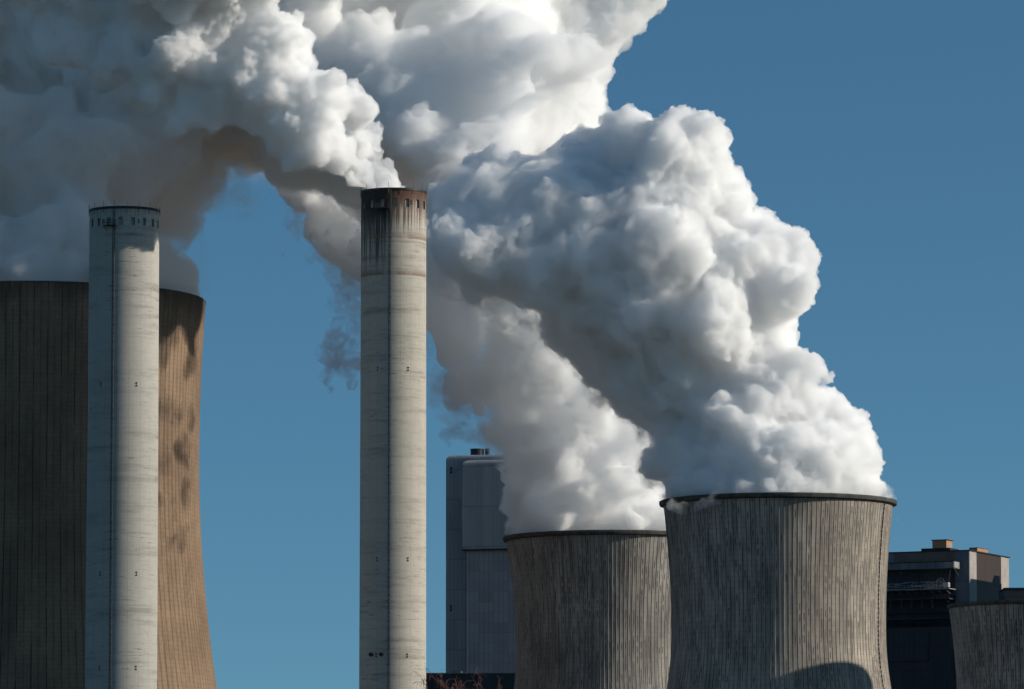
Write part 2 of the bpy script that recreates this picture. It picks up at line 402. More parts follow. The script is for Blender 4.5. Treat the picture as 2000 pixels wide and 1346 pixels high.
    if platform:
        d0, d1, zz = platform; z = H-zz; m = MB(); rr = MB(); n = 8
        for k in range(n):
            t0, t1_ = math.radians(d0+(d1-d0)*k/n), math.radians(d0+(d1-d0)*(k+1)/n); r0, r1 = rad(z)-.02, rad(z)+1.1
            q = [(r0*math.sin(t0), -r0*math.cos(t0)), (r1*math.sin(t0), -r1*math.cos(t0)), (r1*math.sin(t1_), -r1*math.cos(t1_)), (r0*math.sin(t1_), -r0*math.cos(t1_))]
            m.raw([(x, y, z-.12) for x, y in q]+[(x, y, z) for x, y in q], [(0, 3, 2, 1), (4, 5, 6, 7), (0, 1, 5, 4), (1, 2, 6, 5), (2, 3, 7, 6), (3, 0, 4, 7)])
        m.tube([(rad(z)*math.sin(math.radians(d0+2)), -rad(z)*math.cos(math.radians(d0+2)), z-1.0), ((rad(z)+1)*math.sin(math.radians(d0+2)), -(rad(z)+1)*math.cos(math.radians(d0+2)), z-.1)], .07, 4)
        m.tube([(rad(z)*math.sin(math.radians(d1-2)), -rad(z)*math.cos(math.radians(d1-2)), z-1.0), ((rad(z)+1)*math.sin(math.radians(d1-2)), -(rad(z)+1)*math.cos(math.radians(d1-2)), z-.1)], .07, 4)
        pl = m.build('platform', M['dark_metal'], e)
        for hgt in (.55, 1.1):
            rr.tube([((rad(z)+1.07)*math.sin(math.radians(d0+(d1-d0)*k/8)), -(rad(z)+1.07)*math.cos(math.radians(d0+(d1-d0)*k/8)), z+hgt) for k in range(9)], .035, 4)
        for k in range(7):
            t = math.radians(d0+(d1-d0)*k/6); x, y = (rad(z)+1.07)*math.sin(t), -(rad(z)+1.07)*math.cos(t); rr.tube([(x, y, z), (x, y, z+1.1)], .035, 4)
        rr.build('railing', M['dark_metal'], pl)
    return e, X, Y, H, R

mA = chimney_mat('pale chimney concrete', (.44, .42, .375), (.07, .066, .062), 157, 0, 1.7)
mB = chimney_mat('pale chimney concrete with rust', (.49, .455, .39), (.075, .066, .058), 162, 1., 6.4)
c1 = chimney('chimney', 237, 403, 1188, 68.5, 70.2, 18, -2, 3.05, 1.6, .82, mA,
             'pale concrete chimney with clean top in front of the brown tower', -13, 'concrete chimneys',
             [(1120, (-33, 28)), (1304, (-33, 28)), (750, (-35, 26)), (431, (-33, 28))], platform=(-29, -9, 4.0))
c2 = chimney('chimney', 767, 367, 1200, 64, 65.3, 16, 3.4, 3.1, 1.75, .92, mB,
             'concrete chimney with rust streaked top, pouring crisp white steam', -5, 'concrete chimneys',
             [(1092, (-27, 28)), (1280, (-28, 27)), (720, (-27, 28)), (394, (34,))], platform=(-28, -6, 4.3))
# drain stubs with a wet run below them, low on the shaft
for dg in (-38, -18):
    a = math.radians(dg); R_ = 65*1200/F; zl = at(767, 1278, 1193).z; m = MB()
    q = Vector((math.sin(a), -math.cos(a), 0)); m.tube([q*(R_-.2)+Vector((0, 0, zl)), q*(R_+.5)+Vector((0, 0, zl))], .42, 10)
    m.build('drain_stub', M['dark_metal'], c2[0])

# ------------------------------------------------------------------ boiler houses and halls
def rotbox(e, name, mat, x0, x1, y0, y1, z0, z1, parent=None, bev=0, seg=6, axis='left'):
    """box in the building's own axes; bev rounds the upper edges over the x ends and the front"""
    bm = bmesh.new(); bmesh.ops.create_cube(bm, size=1)
    for v in bm.verts:
        v.co = Vector(((x0+x1)/2+v.co.x*(x1-x0), (y0+y1)/2+v.co.y*(y1-y0), (z0+z1)/2+v.co.z*(z1-z0)))
    if bev:
        ed = [k for k in bm.edges if all(abs(v.co.z-z1) < .01 for v in k.verts) and (all(abs(v.co.x-x0) < .01 for v in k.verts) or all(abs(v.co.y-y0) < .01 for v in k.verts))]
        bmesh.ops.bevel(bm, geom=ed, offset=bev, segments=seg, affect='EDGES', profile=.5)
    me = bpy.data.meshes.new(name); bm.to_mesh(me); bm.free(); me.materials.append(mat)
    return link(bpy.data.objects.new(name, me), parent or e)

clG = clad_mat('blue grey cladding', (.33, .345, .36), (.275, .295, .315), 1.2, 9.0, 1)
clG2 = clad_mat('grey ribbed cladding', (.37, .355, .35), (.315, .305, .30), .8, 12.0, 2)
clG3 = clad_mat('grey cassette cladding', (.34, .315, .315), (.29, .27, .275), 1.5, 3.05, 3)
sB = 1700/F
e = empty('boiler_house', at(871, 1000, 1700).to_2d().to_3d(), math.radians(-14))
tag(e, 'tall blue grey boiler house with rounded roof edge left of the steam', 'boiler house')
zt = at(871, 889, 1700).z; z2 = at(919, 899, 1690).z; z3 = at(925, 1073, 1690).z
rotbox(e, 'main_block', clG, 0, 50, 0, 40, 0, zt, bev=1.6)
rotbox(e, 'front_block', clG2, 7.3, 48, -9, -.01, z3, z2, bev=1.8)
rotbox(e, 'lower_wall', clG3, 8.8, 47, -7.5, -.01, 0, z3-.01)
rotbox(e, 'corner_trim', plain('pale corner trim', (.62, .60, .57)), 8.62, 8.79, -7.62, -7.2, 0, z3-.4)
rotbox(e, 'roof_joint', M['dark_metal'], 7.25, 48.1, -9.06, -.02, z3-.35, z3-.02)
for k, (xa, xb, hh) in enumerate(((6.1, 10.2, 1.9), (10.6, 12.0, 2.0))):
    m = MB(); m.tube([((xa+xb)/2, 6, zt-.1), ((xa+xb)/2, 6, zt+hh)], (xb-xa)/2, 20); m.tube([((xa+xb)/2, 6, zt+hh), ((xa+xb)/2, 6, zt+hh+.25)], (xb-xa)/2+.12, 20)
    m.build('roof_vent', M['dark_metal'], e)
for py in (919, 1188):
    zz = at(881, py, 1700).z; m = MB(); m.box(1.3, 1.9, -.25, -.01, zz-.9, zz-.5); m.box(1.45, 1.75, -.2, -.01, zz-.5, zz+.5); m.box(1.3, 1.9, -.25, -.01, zz+.5, zz+.9)
    m.build('obstruction_light', M['black'], e)

# low dark hall at the foot
hall = clad_mat('dark teal cladding', (.016, .035, .050), (.012, .028, .042), 1.0, 6, 4, .4)
e = empty('hall', at(815, 1000, 1560).to_2d().to_3d(), math.radians(-6))
tag(e, 'low dark teal hall behind the bare treetops', 'industrial hall')
zh = at(870, 1316, 1560).z
rotbox(e, 'body', hall, 0, 60, 0, 30, 0, zh)
rotbox(e, 'roof_edge', plain('pale roof trim', (.20, .22, .22)), -.1, 60.1, -.1, 30, zh+.004, zh+.22)
m = MB(); m.box(9.5, 12, 2, 4, zh+.2, zh+.75); m.box(12.6, 13.3, 2, 3, zh+.2, zh+.6); m.build('roof_vent', plain('yellow grey vent', (.20, .20, .12)), e)

# brown boiler house on the right
concr = plain('pale concrete panel', (.36, .335, .31), .9, .2, .2)
M['rail'] = plain('galvanised rail', (.28, .28, .27), .5)  # pale tone stands in for sunlight along the walkway and pipes
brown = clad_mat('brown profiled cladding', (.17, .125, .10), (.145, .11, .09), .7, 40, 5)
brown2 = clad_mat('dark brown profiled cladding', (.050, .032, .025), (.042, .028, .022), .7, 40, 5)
bluegrey = clad_mat('slate cladding', (.17, .185, .21), (.14, .155, .185), .8, 30, 6)
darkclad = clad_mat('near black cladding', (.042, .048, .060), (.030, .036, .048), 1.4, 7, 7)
orange = plain('orange brown panel', (.42, .22, .12), .8, .15)
K = at(1892.7, 1076, 1850); ZT = K.z
e = empty('boiler_house', (K.x, K.y, 0), math.radians(-25))      # x axis runs along the left face towards the corner at the origin
e.rotation_euler = (0, 0, math.radians(-25))
tag(e, 'brown and concrete boiler house above the tower cut by the right edge', 'boiler house')
# local frame: the corner is the origin, -x goes left along the front face, +y goes back along the right face
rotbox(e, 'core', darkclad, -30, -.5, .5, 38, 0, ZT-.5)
rotbox(e, 'front_cladding', brown, -26.2, -4.9, -.05, .5, ZT-14, ZT)
rotbox(e, 'corner_panel', bluegrey, -4.9, 0, 0, .6, 0, ZT)
rotbox(e, 'corner_panel', bluegrey, -31, -26.2, 0, .6, ZT-9, ZT)
rotbox(e, 'end_panel', concr, -.6, .02, .6, 6.8, 0, ZT)
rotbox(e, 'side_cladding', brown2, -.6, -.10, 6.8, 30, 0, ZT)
rotbox(e, 'end_panel', concr, -.6, .02, 30, 37.6, 0, ZT)
rotbox(e, 'roof', M['dark_metal'], -31.3, .35, -.35, 38, ZT+.003, ZT+.35)
# roof cabins
m = MB(); m.box(-17, -7, 1, 9, ZT+.36, ZT+1.3); m.build('roof_plinth', M['dark_metal'], e)
cb = rotbox(e, 'roof_cabin', orange, -13.5, -8.6, 2, 7.4, ZT+1.31, ZT+3.9)
rotbox(e, 'cabin_roof', M['dark_metal'], -13.8, -8.3, 1.7, 7.7, ZT+3.9, ZT+4.15, parent=cb)
rotbox(e, 'louvre', M['pane'], -8.6, -8.5, 3.2, 7.0, ZT+1.5, ZT+2.4, parent=cb)
cb = rotbox(e, 'roof_cabin', orange, -4.4, -1.6, 12, 22, ZT+.36, ZT+1.8)
rotbox(e, 'cabin_roof', M['dark_metal'], -4.5, -1.5, 11.9, 22.1, ZT+1.8, ZT+1.92, parent=cb)
# front gallery: a cantilevered conveyor deck with trusses, pipes and rails under the hall
rotbox(e, 'gallery', bluegrey, -34, -2.9, -6.5, -.6, ZT-5.9, ZT-3.7)
rotbox(e, 'gallery_end', concr, -2.9, -2.75, -6.3, -2.5, ZT-5.7, ZT-3.8)
rotbox(e, 'gallery_end', plain('sheet tinted sunlit', (.30, .28, .25)), -6.3, -2.9, -6.62, -6.51, ZT-5.8, ZT-3.75)  # paler sheet: sunlight on the gallery end painted into the colour
m = MB()
for k in range(9): m.box(-34+3.1*k, -33.9+3.1*k, -6.6, -6.5, ZT-5.9, ZT-3.7)
m.box(-34, -2.9, -6.7, -6.5, ZT-3.85, ZT-3.6); m.build('gallery_mullions', M['dark_metal'], e)
m = MB(); m.tube([(-3.6, -6.4, ZT-3.6), (-4.9, -6.4, ZT-10.5)], .16, 6); m.tube([(-3, -2, ZT-8), (-3, -6.3, ZT-5.9)], .2, 6); m.build('brace', M['rod'], e)
rng = random.Random(5)
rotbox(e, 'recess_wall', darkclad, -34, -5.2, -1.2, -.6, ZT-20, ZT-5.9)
for zz, col_ in ((ZT-12.4, 'rail'), (ZT-15.6, 'rod'), (ZT-22, 'rod')):
    m = MB(); m.box(-34, -4.2, -7.5, -1.2, zz-.3, zz); 
    for k in range(22):
        x = -33.8+k*1.4; m.tube([(x, -7.4, zz), (x, -7.4, zz+1.2)], .05, 4)
        if k % 2 == 0: m.tube([(x, -7.3, zz-.3), (x+.7, -4, zz-1.6)], .1, 4)
    m.tube([(-34, -7.4, zz+1.2), (-4.2, -7.4, zz+1.2)], .05, 4); m.tube([(-34, -7.4, zz+.65), (-4.2, -7.4, zz+.65)], .04, 4)
    m.build('walkway', M[col_], e)
m = MB()
for k in range(26):
    x = -33+rng.random()*26; z = ZT-12.2+rng.random()*2.2; L = 1+rng.random()*5
    m.tube([(x, -3-rng.random()*3, z), (min(x+L, -6), -3-rng.random()*3, z+rng.uniform(-.3, .9))], .06+rng.random()*.14, 6)
for k in range(7):
    a = k*math.pi/7; cx_, cz_ = -8.2, ZT-10.3
    m.tube([(cx_-math.cos(a)*1.4, -5, cz_-math.sin(a)*1.4), (cx_+math.cos(a)*1.4, -5, cz_+math.sin(a)*1.4)], .045, 4)
m.tube([(-8.2+1.4*math.cos(t*math.pi/8), -5, ZT-10.3+1.4*math.sin(t*math.pi/8)) for t in range(17)], .07, 4)
m.build('pipework', M['rail'], e)
m = MB(); m.box(-7.4, -5.4, -5.2, -3.5, ZT-11.9, ZT-10.4); m.build('machine_housing', plain('light housing', (.45, .44, .42)), e)
for x0_, z_, L_ in ((-18.5, ZT-12.9, 1.6), (-31, ZT-21.6, 1.7), (-21, ZT-7.2, .4)):
    m = MB(); m.box(x0_, x0_+L_, -7.7, -7.5, z_, z_+.22); m.build('pipe_end', concr, e)
for k in range(7):
    m = MB(); m.box(-32+3.6*k, -31.6+3.6*k, -7.3, -6.9, ZT-18.8, ZT-15.9); m.build('hanger', M['rod'], e)
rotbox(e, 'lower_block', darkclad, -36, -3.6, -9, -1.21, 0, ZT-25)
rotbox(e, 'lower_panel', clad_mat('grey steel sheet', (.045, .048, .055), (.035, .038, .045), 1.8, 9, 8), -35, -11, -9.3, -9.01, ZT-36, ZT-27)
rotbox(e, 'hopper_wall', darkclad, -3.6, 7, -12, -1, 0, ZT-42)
# the dark annex by the frame's right edge
A0 = at(1962, 1151, 1800)
e = empty('annex', (A0.x, A0.y, 0), 0)
tag(e, 'flat black annex block against the brown boiler house at the right edge', 'annex')
rotbox(e, 'body', darkclad, 0, 40, 0, 22, 0, A0.z)
rotbox(e, 'parapet', M['dark_metal'], -.15, 40.1, -.15, 22.1, A0.z+.003, A0.z+.5)
# unseen block added right of the view; it shades the brown boiler house
e = empty('boiler_house', (190, 1866, 0), math.radians(-25))
tag(e, 'unseen block added outside the right edge of the view to cast shade', 'boiler house')
rotbox(e, 'body', brown, 0, 30, -20, 9, 0, 134.2)
rotbox(e, 'shadow_step', brown, 2, 28, 3, 8.5, 134.21, 137.5)

# ------------------------------------------------------------------ bare trees
bark = plain('birch twig bark', (.20, .095, .07), .8, .4, 3)
def bare_tree(px, Y, H, seed, label, lean=0):
    rng = random.Random(seed); X = (px-1000)*Y/F
    e = empty('birch_tree', (X, Y, 0)); tag(e, label, 'tree', 'bare birches at the foot of the plant')
    tr = MB(); br = MB()
    trunk = []; x = y = 0
    for i in range(12):
        t = i/11; x += rng.uniform(-.12, .12)+lean*.05; y += rng.uniform(-.12, .12); trunk.append(Vector((x, y, t*H*.93)))
    tr.tube(trunk, [.17*(1-i/11.8)**.9+.008 for i in range(12)], 8)
    def limb(p, d, L, r, lvl):
        pts = [p]; n = 7
        for i in range(n):
            d = (d + Vector((rng.uniform(-.16, .16), rng.uniform(-.16, .16), (-.05 if lvl < 2 else -.26)*(i/n)*1.8+rng.uniform(-.05, .05)))).normalized()
            pts.append(pts[-1]+d*L/n)
        br.tube(pts, [r*(1-i/(n+.6)) + .0035 for i in range(n+1)], 4 if lvl else 5)
        if lvl < 3:
            for k in range((9, 8, 5)[lvl]):
                i = rng.randint(1, n-1); a = rng.random()*6.28
                s_ = d.cross(Vector((math.cos(a), math.sin(a), .2))).normalized()
                limb(pts[i], (d*.75+s_*.75+Vector((0, 0, .12))).normalized(), L*rng.uniform(.35, .6), r*.45, lvl+1)
    for i in range(15):
        t = .55+.43*i/14; k = t*11; j = int(k); p = trunk[j].lerp(trunk[min(j+1, 11)], k-j)
        a = i*2.4+rng.random(); up_ = .75+.8*t
        limb(p, Vector((math.cos(a), math.sin(a), up_)).normalized(), H*.17*(1.15-t*.55), .045*(1.3-t), 0 if t < .85 else 1)
    tr.build('trunk', bark, e); br.build('crown', bark, e)
for a in ((878, 300, 16.5, 3, 'bare birch with arching twigs close to the streaked chimney'),
          (968, 300, 16.3, 8, 'bare birch top in front of the left cooling tower foot'),
          (925, 320, 16.4, 21, 'bare birch crown between two others, before the teal hall'),
          (835, 300, 16.1, 33, 'lowest bare birch top at the chimney base')):
    bare_tree(*a)

# ------------------------------------------------------------------ steam
def ico(sub):
    bm = bmesh.new(); bmesh.ops.create_icosphere(bm, subdivisions=sub, radius=1)
    v = np.array([q.co[:] for q in bm.verts]); f = np.array([[q.index for q in p.verts] for p in bm.faces]); bm.free(); return v, f
ICO = ico(3)
def steam_mesh(name, balls, voxels, layers, seed):
    """balls (world centre, radius) are fused, then rolled into ever smaller billows"""
    v, f = ICO; VV = []; FF = []; k = 0
    for c, r in balls:
        VV.append(v*r + np.array(c)); FF.append(f+k); k += len(v)
    VV = np.concatenate(VV); FF = np.concatenate(FF)
    me = bpy.data.meshes.new(name); me.vertices.add(len(VV)); me.vertices.foreach_set('co', VV.ravel())
    me.loops.add(len(FF)*3); me.loops.foreach_set('vertex_index', FF.ravel().astype(np.int32))
    me.polygons.add(len(FF)); me.polygons.foreach_set('loop_start', np.arange(0, len(FF)*3, 3, dtype=np.int32)); me.update(calc_edges=True)
    o = bpy.data.objects.new(name, me); S.collection.objects.link(o)
    tmp = []
    sh = bpy.data.objects.new('offset', None); S.collection.objects.link(sh); sh.location = (seed*137.3, seed*71.1, seed*31.7)
    bpy.context.view_layer.update()
    for L in layers:
        if L[0] == 'R':
            m = o.modifiers.new('r', 'REMESH'); m.mode = 'VOXEL'; m.voxel_size = L[1]; m.use_smooth_shade = False
        else:
            t = bpy.data.textures.new('t', 'VORONOI' if L[0] == 'V' else 'CLOUDS'); tmp.append(t); t.noise_scale = L[1]
            m = o.modifiers.new('d', 'DISPLACE'); m.texture = t; m.texture_coords = 'OBJECT'; m.texture_coords_object = sh
            m.strength = L[2]
            if L[0] == 'V': t.distance_metric = 'DISTANCE_SQUARED'; t.weight_1 = 1; m.mid_level = .22; m.strength = -L[2]
            elif L[0] == 'C': t.noise_depth = 2; t.cloud_type = 'COLOR'; m.direction = 'RGB_TO_XYZ'; m.mid_level = .5
            else: t.noise_depth = 3; m.mid_level = .5
    dg = bpy.context.evaluated_depsgraph_get(); m2 = bpy.data.meshes.new_from_object(o.evaluated_get(dg))
    o.modifiers.clear(); old = o.data; o.data = m2; bpy.data.meshes.remove(old); m2.name = name
    bpy.data.objects.remove(sh)
    for t in tmp: bpy.data.textures.remove(t)
    return o
def balls_from(spec, Y, seed, kids=7, kr=(.35, .6), grow=0., sq=1.0):
    rng = random.Random(seed); out = []
    for (px, py, dy, r) in spec:
        c = at(px, py, Y+dy); R = r*(Y+dy)/F + grow; out.append((c, R))
        for k in range(kids):
            z = rng.uniform(-1, 1); a = rng.random()*6.283; q = math.sqrt(1-z*z)
            d = Vector((q*math.cos(a), q*math.sin(a), z)); s_ = rng.uniform(*kr)
            out.append((c + d*R*(1.0-s_*.55), R*s_))
    return out
def mouth(o, X, Y, H, Rin, soft=4.0):
    """below the rim the steam stays inside the stack"""
    me = o.data; n = len(me.vertices); co_ = np.empty(n*3, dtype=np.float32); me.vertices.foreach_get('co', co_); co_ = co_.reshape(-1, 3)
    dx = co_[:, 0]-X; dy = co_[:, 1]-Y; r = np.hypot(dx, dy)+1e-6; z = co_[:, 2]
    near = r < Rin*1.7
    k = np.clip((z-H)/soft, 0, None); lim = Rin*(1+.9*k*k)
    s_ = np.where((r > lim) & near & (z < H+soft), lim/r, 1.0)
    co_[:, 0] = X+dx*s_; co_[:, 1] = Y+dy*s_; me.vertices.foreach_set('co', co_.ravel()); me.update()

def finish(o, mat, label, seedgroup='steam plumes from towers and chimneys', parent=None, floor=None):
    o.data.materials.clear(); o.data.materials.append(mat)
    if parent: o.parent = parent
    else: tag(o, label, 'steam plume', seedgroup)
    return o
def ring(cx, cy, z, R, n, r):
    return [(Vector((cx+R*math.cos(2*math.pi*i/n), cy+R*math.sin(2*math.pi*i/n), z)), r) for i in range(n)]

CRISP = [('R', 1.4), ('C', 20, 6), ('V', 10, 4), ('R', .8), ('C', 6, 2.6), ('V', 4.2, 2.6), ('R', .5), ('C', 2.4, 1.0), ('V', 2.0, 1.5), ('R', .34), ('C', 1.2, .6), ('V', 1.0, .8)]
def smoke_mat(name, density, scale, lo, hi, col=(.97, .975, .985), warp=1.0):
    """steam torn by turbulence: the density follows a fractal noise in space"""
    m = steam_mat(name, density, col); t = m.node_tree; v = [n for n in t.nodes if n.type == 'VOLUME_SCATTER'][0]
    tcn = t.nodes.new('ShaderNodeTexCoord'); no = t.nodes.new('ShaderNodeTexNoise'); no.inputs['Scale'].default_value = scale
    no.inputs['Detail'].default_value = 4; no.inputs['Roughness'].default_value = .62; no.inputs['Distortion'].default_value = warp
    mr = t.nodes.new('ShaderNodeMapRange'); mr.interpolation_type = 'SMOOTHSTEP'
    mr.inputs[1].default_value = lo; mr.inputs[2].default_value = hi; mr.inputs[3].default_value = 0; mr.inputs[4].default_value = density
    t.links.new(tcn.outputs['Object'], no.inputs['Vector']); t.links.new(no.outputs['Fac'], mr.inputs[0]); t.links.new(mr.outputs[0], v.inputs['Density'])
    if min(col) < .98:                     # absorbing tint; stands in for warmer light in grey steam, shade in wisps
        a = t.nodes.new('ShaderNodeVolumeAbsorption'); a.inputs['Color'].default_value = (*col, 1); t.links.new(mr.outputs[0], a.inputs['Density'])
        ad = t.nodes.new('ShaderNodeAddShader'); t.links.new(v.outputs[0], ad.inputs[0]); t.links.new(a.outputs[0], ad.inputs[1])
        t.links.new(ad.outputs[0], t.nodes['Material Output'].inputs['Volume'])
    return m
ALB = (.997, .997, .997)

# (pixel x, pixel y, metres nearer/farther, radius in pixels)
PB = [(1620,885,0,88),(1480,900,0,120),(1370,895,0,92),(1590,835,0,85),(1480,810,10,120),(1345,820,6,95),(1285,770,8,75),(1400,740,0,120),
      (1510,775,-6,75),(1490,700,0,85),(1590,712,-10,30),(1603,728,-10,18),(1560,700,-10,24),(1535,700,-8,28),(1300,690,4,100),(1430,620,0,115),(1535,560,-8,58),(1490,520,0,90),(1545,505,0,50),
      (1400,520,0,115),(1300,590,0,110),(1215,640,-2,70),(1180,560,-6,95),(1060,530,-9,85),(960,500,-8,85),(895,470,-8,60),(1280,440,0,125),(880,530,-4,34),(930,570,-6,36),(1010,585,-8,40),
      (1390,420,0,85),(1440,375,0,38),(1365,285,0,65),(1330,330,0,105),(1220,320,4,95),(1150,340,4,80),(1080,420,-4,110),(970,420,-2,90),(890,400,2,60),(1000,350,4,60),(930,350,6,60),
      (1140,500,-16,50),(1400,640,-12,80),(1440,820,-10,80),(1300,480,-12,80),(1250,600,-10,70),(1150,470,-6,100),(1120,600,-6,60),(1160,660,0,50),(1190,720,4,45),(1240,770,6,50),
      (1450,480,20,90),(1350,400,20,95),(1400,600,20,95),(1380,740,20,95),(1250,600,26,85),(1500,850,18,90),(1230,400,24,90),(1050,460,24,80),(1100,500,26,80),(1180,450,26,80),
      (1300,490,30,50),(1330,330,27,90),(1220,330,28,85),(1350,270,25,55),(1130,620,4,70),(1180,680,2,70),(1225,740,4,70),(1300,890,6,50)]  # billows farther back are added to shade the tall tower
PB = [(x, y, z+5 if x < 1230 and z < 20 else z, q) for x, y, z, q in PB]
b = balls_from(PB, 1326, 4, 11, (.28, .55))
X, Y, H, R = t3[1:]
b += ring(X, Y, H+1, R-6.4, 18, 6.0) + ring(X, Y, H+2, R-14, 12, 9) + [(Vector((X, Y, H+2)), 12)] + ring(X+1, Y, H+8, R-11, 14, 9)
pB = steam_mesh('steam_plume', b, None, CRISP, 1); mouth(pB, X, Y, H-.3, R-1.2)
finish(pB, steam_mat('dense steam', .75, ALB), 'dazzling white billowing plume rising from the nearest ribbed cooling tower')
b = [(c, q+2.2) for c, q in balls_from([p for p in PB if p[0] < 1310 and p[2] < 15 and p[1] > 380], 1326, 41, 4, (.35, .6))]
v = steam_mesh('veil', b, None, [('R', 1.6), ('C', 14, 8), ('R', 1.), ('C', 5, 4.5), ('R', .7), ('C', 2, 1.8)], 14); mouth(v, X, Y, H, R-1)
finish(v, smoke_mat('feathered edge', .30, .13, .44, .68, ALB, warp=1.0), None, parent=pB)
# hidden tatters added behind the plume so their shadows mottle the tall tower
b = [(at(x, y, 1326+z), q*1370/F) for x, y, z, q in [(1250,300,46,34),(1215,420,50,28),(1290,380,44,30),(1240,520,48,34),(1300,560,44,30),(1180,470,54,26),(1330,470,56,34),(1270,610,52,26),(1200,250,58,30),(1350,300,60,30),(1310,660,50,24),(1330,250,50,26),(1290,330,58,26),(1210,560,58,26),(1150,640,60,30),(1250,690,56,30),(1300,740,58,26),(1160,340,62,32),(1270,200+60,62,30),(1200,480,62,30)]]
v = steam_mesh('shadow_tatter', b, None, [('R', 1.0), ('C', 9, 6), ('R', .7), ('C', 3, 2.4)], 15)
finish(v, smoke_mat('shadow tatters', .22, .11, .38, .66, ALB, warp=1.0), None, parent=pB)
# torn veil spilling over the windward lip
b = ring(X, Y, H+1, R-1.5, 26, 2.6) + [(at(1310+i*22, 985+6*math.sin(i), Y-R*.86), 1.5+.3*math.sin(i*2)) for i in range(7)] 
v = steam_mesh('veil', b, None, [('R', .8), ('C', 5, 3), ('R', .5), ('C', 1.8, 1.2)], 11)
finish(v, smoke_mat('torn veil', .30, .22, .42, .68), None, parent=pB)

PA = [(735,335,0,22),(715,320,0,28),(705,345,0,20),(722,352,0,24),(744,350,0,15),(738,300,0,24),(732,250,0,22),(690,335,0,22),(705,275,-2,36),(670,300,-3,40),(680,215,-4,50),(625,270,-6,60),(600,215,-8,70),(650,180,-5,45),(560,260,-8,55),(530,190,-12,75),(555,90,-10,60),
      (560,60,-10,40),(500,110,-14,75),(440,150,-20,70),(420,200,-22,50),(380,215,-24,45),(355,245,-26,25),(330,225,-26,18),(360,110,-24,90),(290,150,-28,65),(300,190,-28,35),(240,100,-30,70),(200,130,-30,45),(270,30,-30,80),(160,60,-34,60),(120,90,-36,40),(95,70,-36,30),
      (120,20,-36,50),(420,20,-25,80),(180,-20,-30,90),(330,-40,-30,100),(480,-50,-18,60),(570,300,-6,34),(300,-180,-52,120),(60,-60,-36,90),(130,-130,-34,110)]
PA = [(x, y, (0 if x > 735 else -22*((735-x)/85)**2 if x > 650 else -22+(650-x)*.006), q) for x, y, z, q in PA]   # leaves the stack, then its depth follows the sun to shade its left
PA += [(500,-85,-32,75),(440,-60,-32,75),(620,-150,-32,80),(480,-160,-32,110),(380,-90,-32,95),(330,-60,-30,90),(520,-30,-26,45)]  # unseen billows added above the view to shade the plume's left part
b = balls_from(PA, 1200, 9, 11, (.28, .55))
X, Y, H, R = c2[1:]
b += [(Vector((X-1.5, Y, H+.5)), R-2.2), (Vector((X-3, Y, H+3)), 5.0), (Vector((X-2.5, Y, H-3)), R-2.5)]
L = [('R', .9), ('C', 12, 4.2), ('V', 6.5, 4), ('R', .55), ('C', 4, 1.9), ('V', 3.0, 2.0), ('R', .36), ('C', 1.8, .8), ('V', 1.4, 1.05), ('R', .25), ('C', .9, .4), ('V', .7, .5)]
pA = steam_mesh('steam_plume', b, None, L, 2); mouth(pA, X, Y, H+.2, R-.9, 2.0)
finish(pA, steam_mat('dense stack steam', 1.0, ALB), 'crisp plume from the rust streaked chimney, white then slate grey to the left')

PC = [(1100,960,0,90),(1230,950,0,90),(1150,900,0,115),(1230,860,0,95),(1060,870,0,85),(1130,780,0,130),(1010,800,0,85),(960,740,0,85),(1080,690,0,130),(930,660,0,85),(1010,620,0,110),
      (880,600,0,65),(820,560,5,85),(900,520,0,80),(740,510,10,75),(690,450,15,70),(640,410,15,60),(610,360,20,60),(760,420,20,100),(700,360,30,90),(1170,700,10,90)]
b = balls_from(PC, 1444, 12, 6, (.3, .6))
X, Y, H, R = t2[1:]
b += ring(X, Y, H+1, R-6, 18, 5.5) + ring(X, Y, H+2, R-13, 12, 8) + [(Vector((X, Y, H+2)), 12)] + ring(X-2, Y, H+8, R-10, 14, 8)
LC = [('R', 1.8), ('C', 22, 10), ('V', 12, 6), ('R', 1.1), ('C', 8, 6), ('V', 6, 3), ('R', .8), ('C', 3, 3.0), ('R', .55), ('C', 1.4, 1.4), ('R', .45)]
pC = steam_mesh('steam_plume', b, None, LC, 3); mouth(pC, X, Y, H-.3, R-1.4)
finish(pC, smoke_mat('torn steam', .85, .085, .41, .60, (.99, .99, .992), warp=.8), 'ragged plume leaning left from the half hidden cooling tower')
b = [(c, r+2.2) for c, r in balls_from(PC, 1444, 31, 3, (.4, .7))] + [(at(1000+i*30, 1046-4*math.sin(i*.4)-i*.6, Y-R*.8), 1.6+.5*math.sin(i*1.7)) for i in range(9)]
v = steam_mesh('veil', b, None, [('R', 2.), ('C', 18, 12), ('R', 1.3), ('C', 7, 6), ('R', .9), ('C', 2.5, 2)], 12); mouth(v, X, Y, H-2.5, R+.8)
finish(v, smoke_mat('thin torn veil', .10, .10, .46, .72, warp=1.2), None, parent=pC)

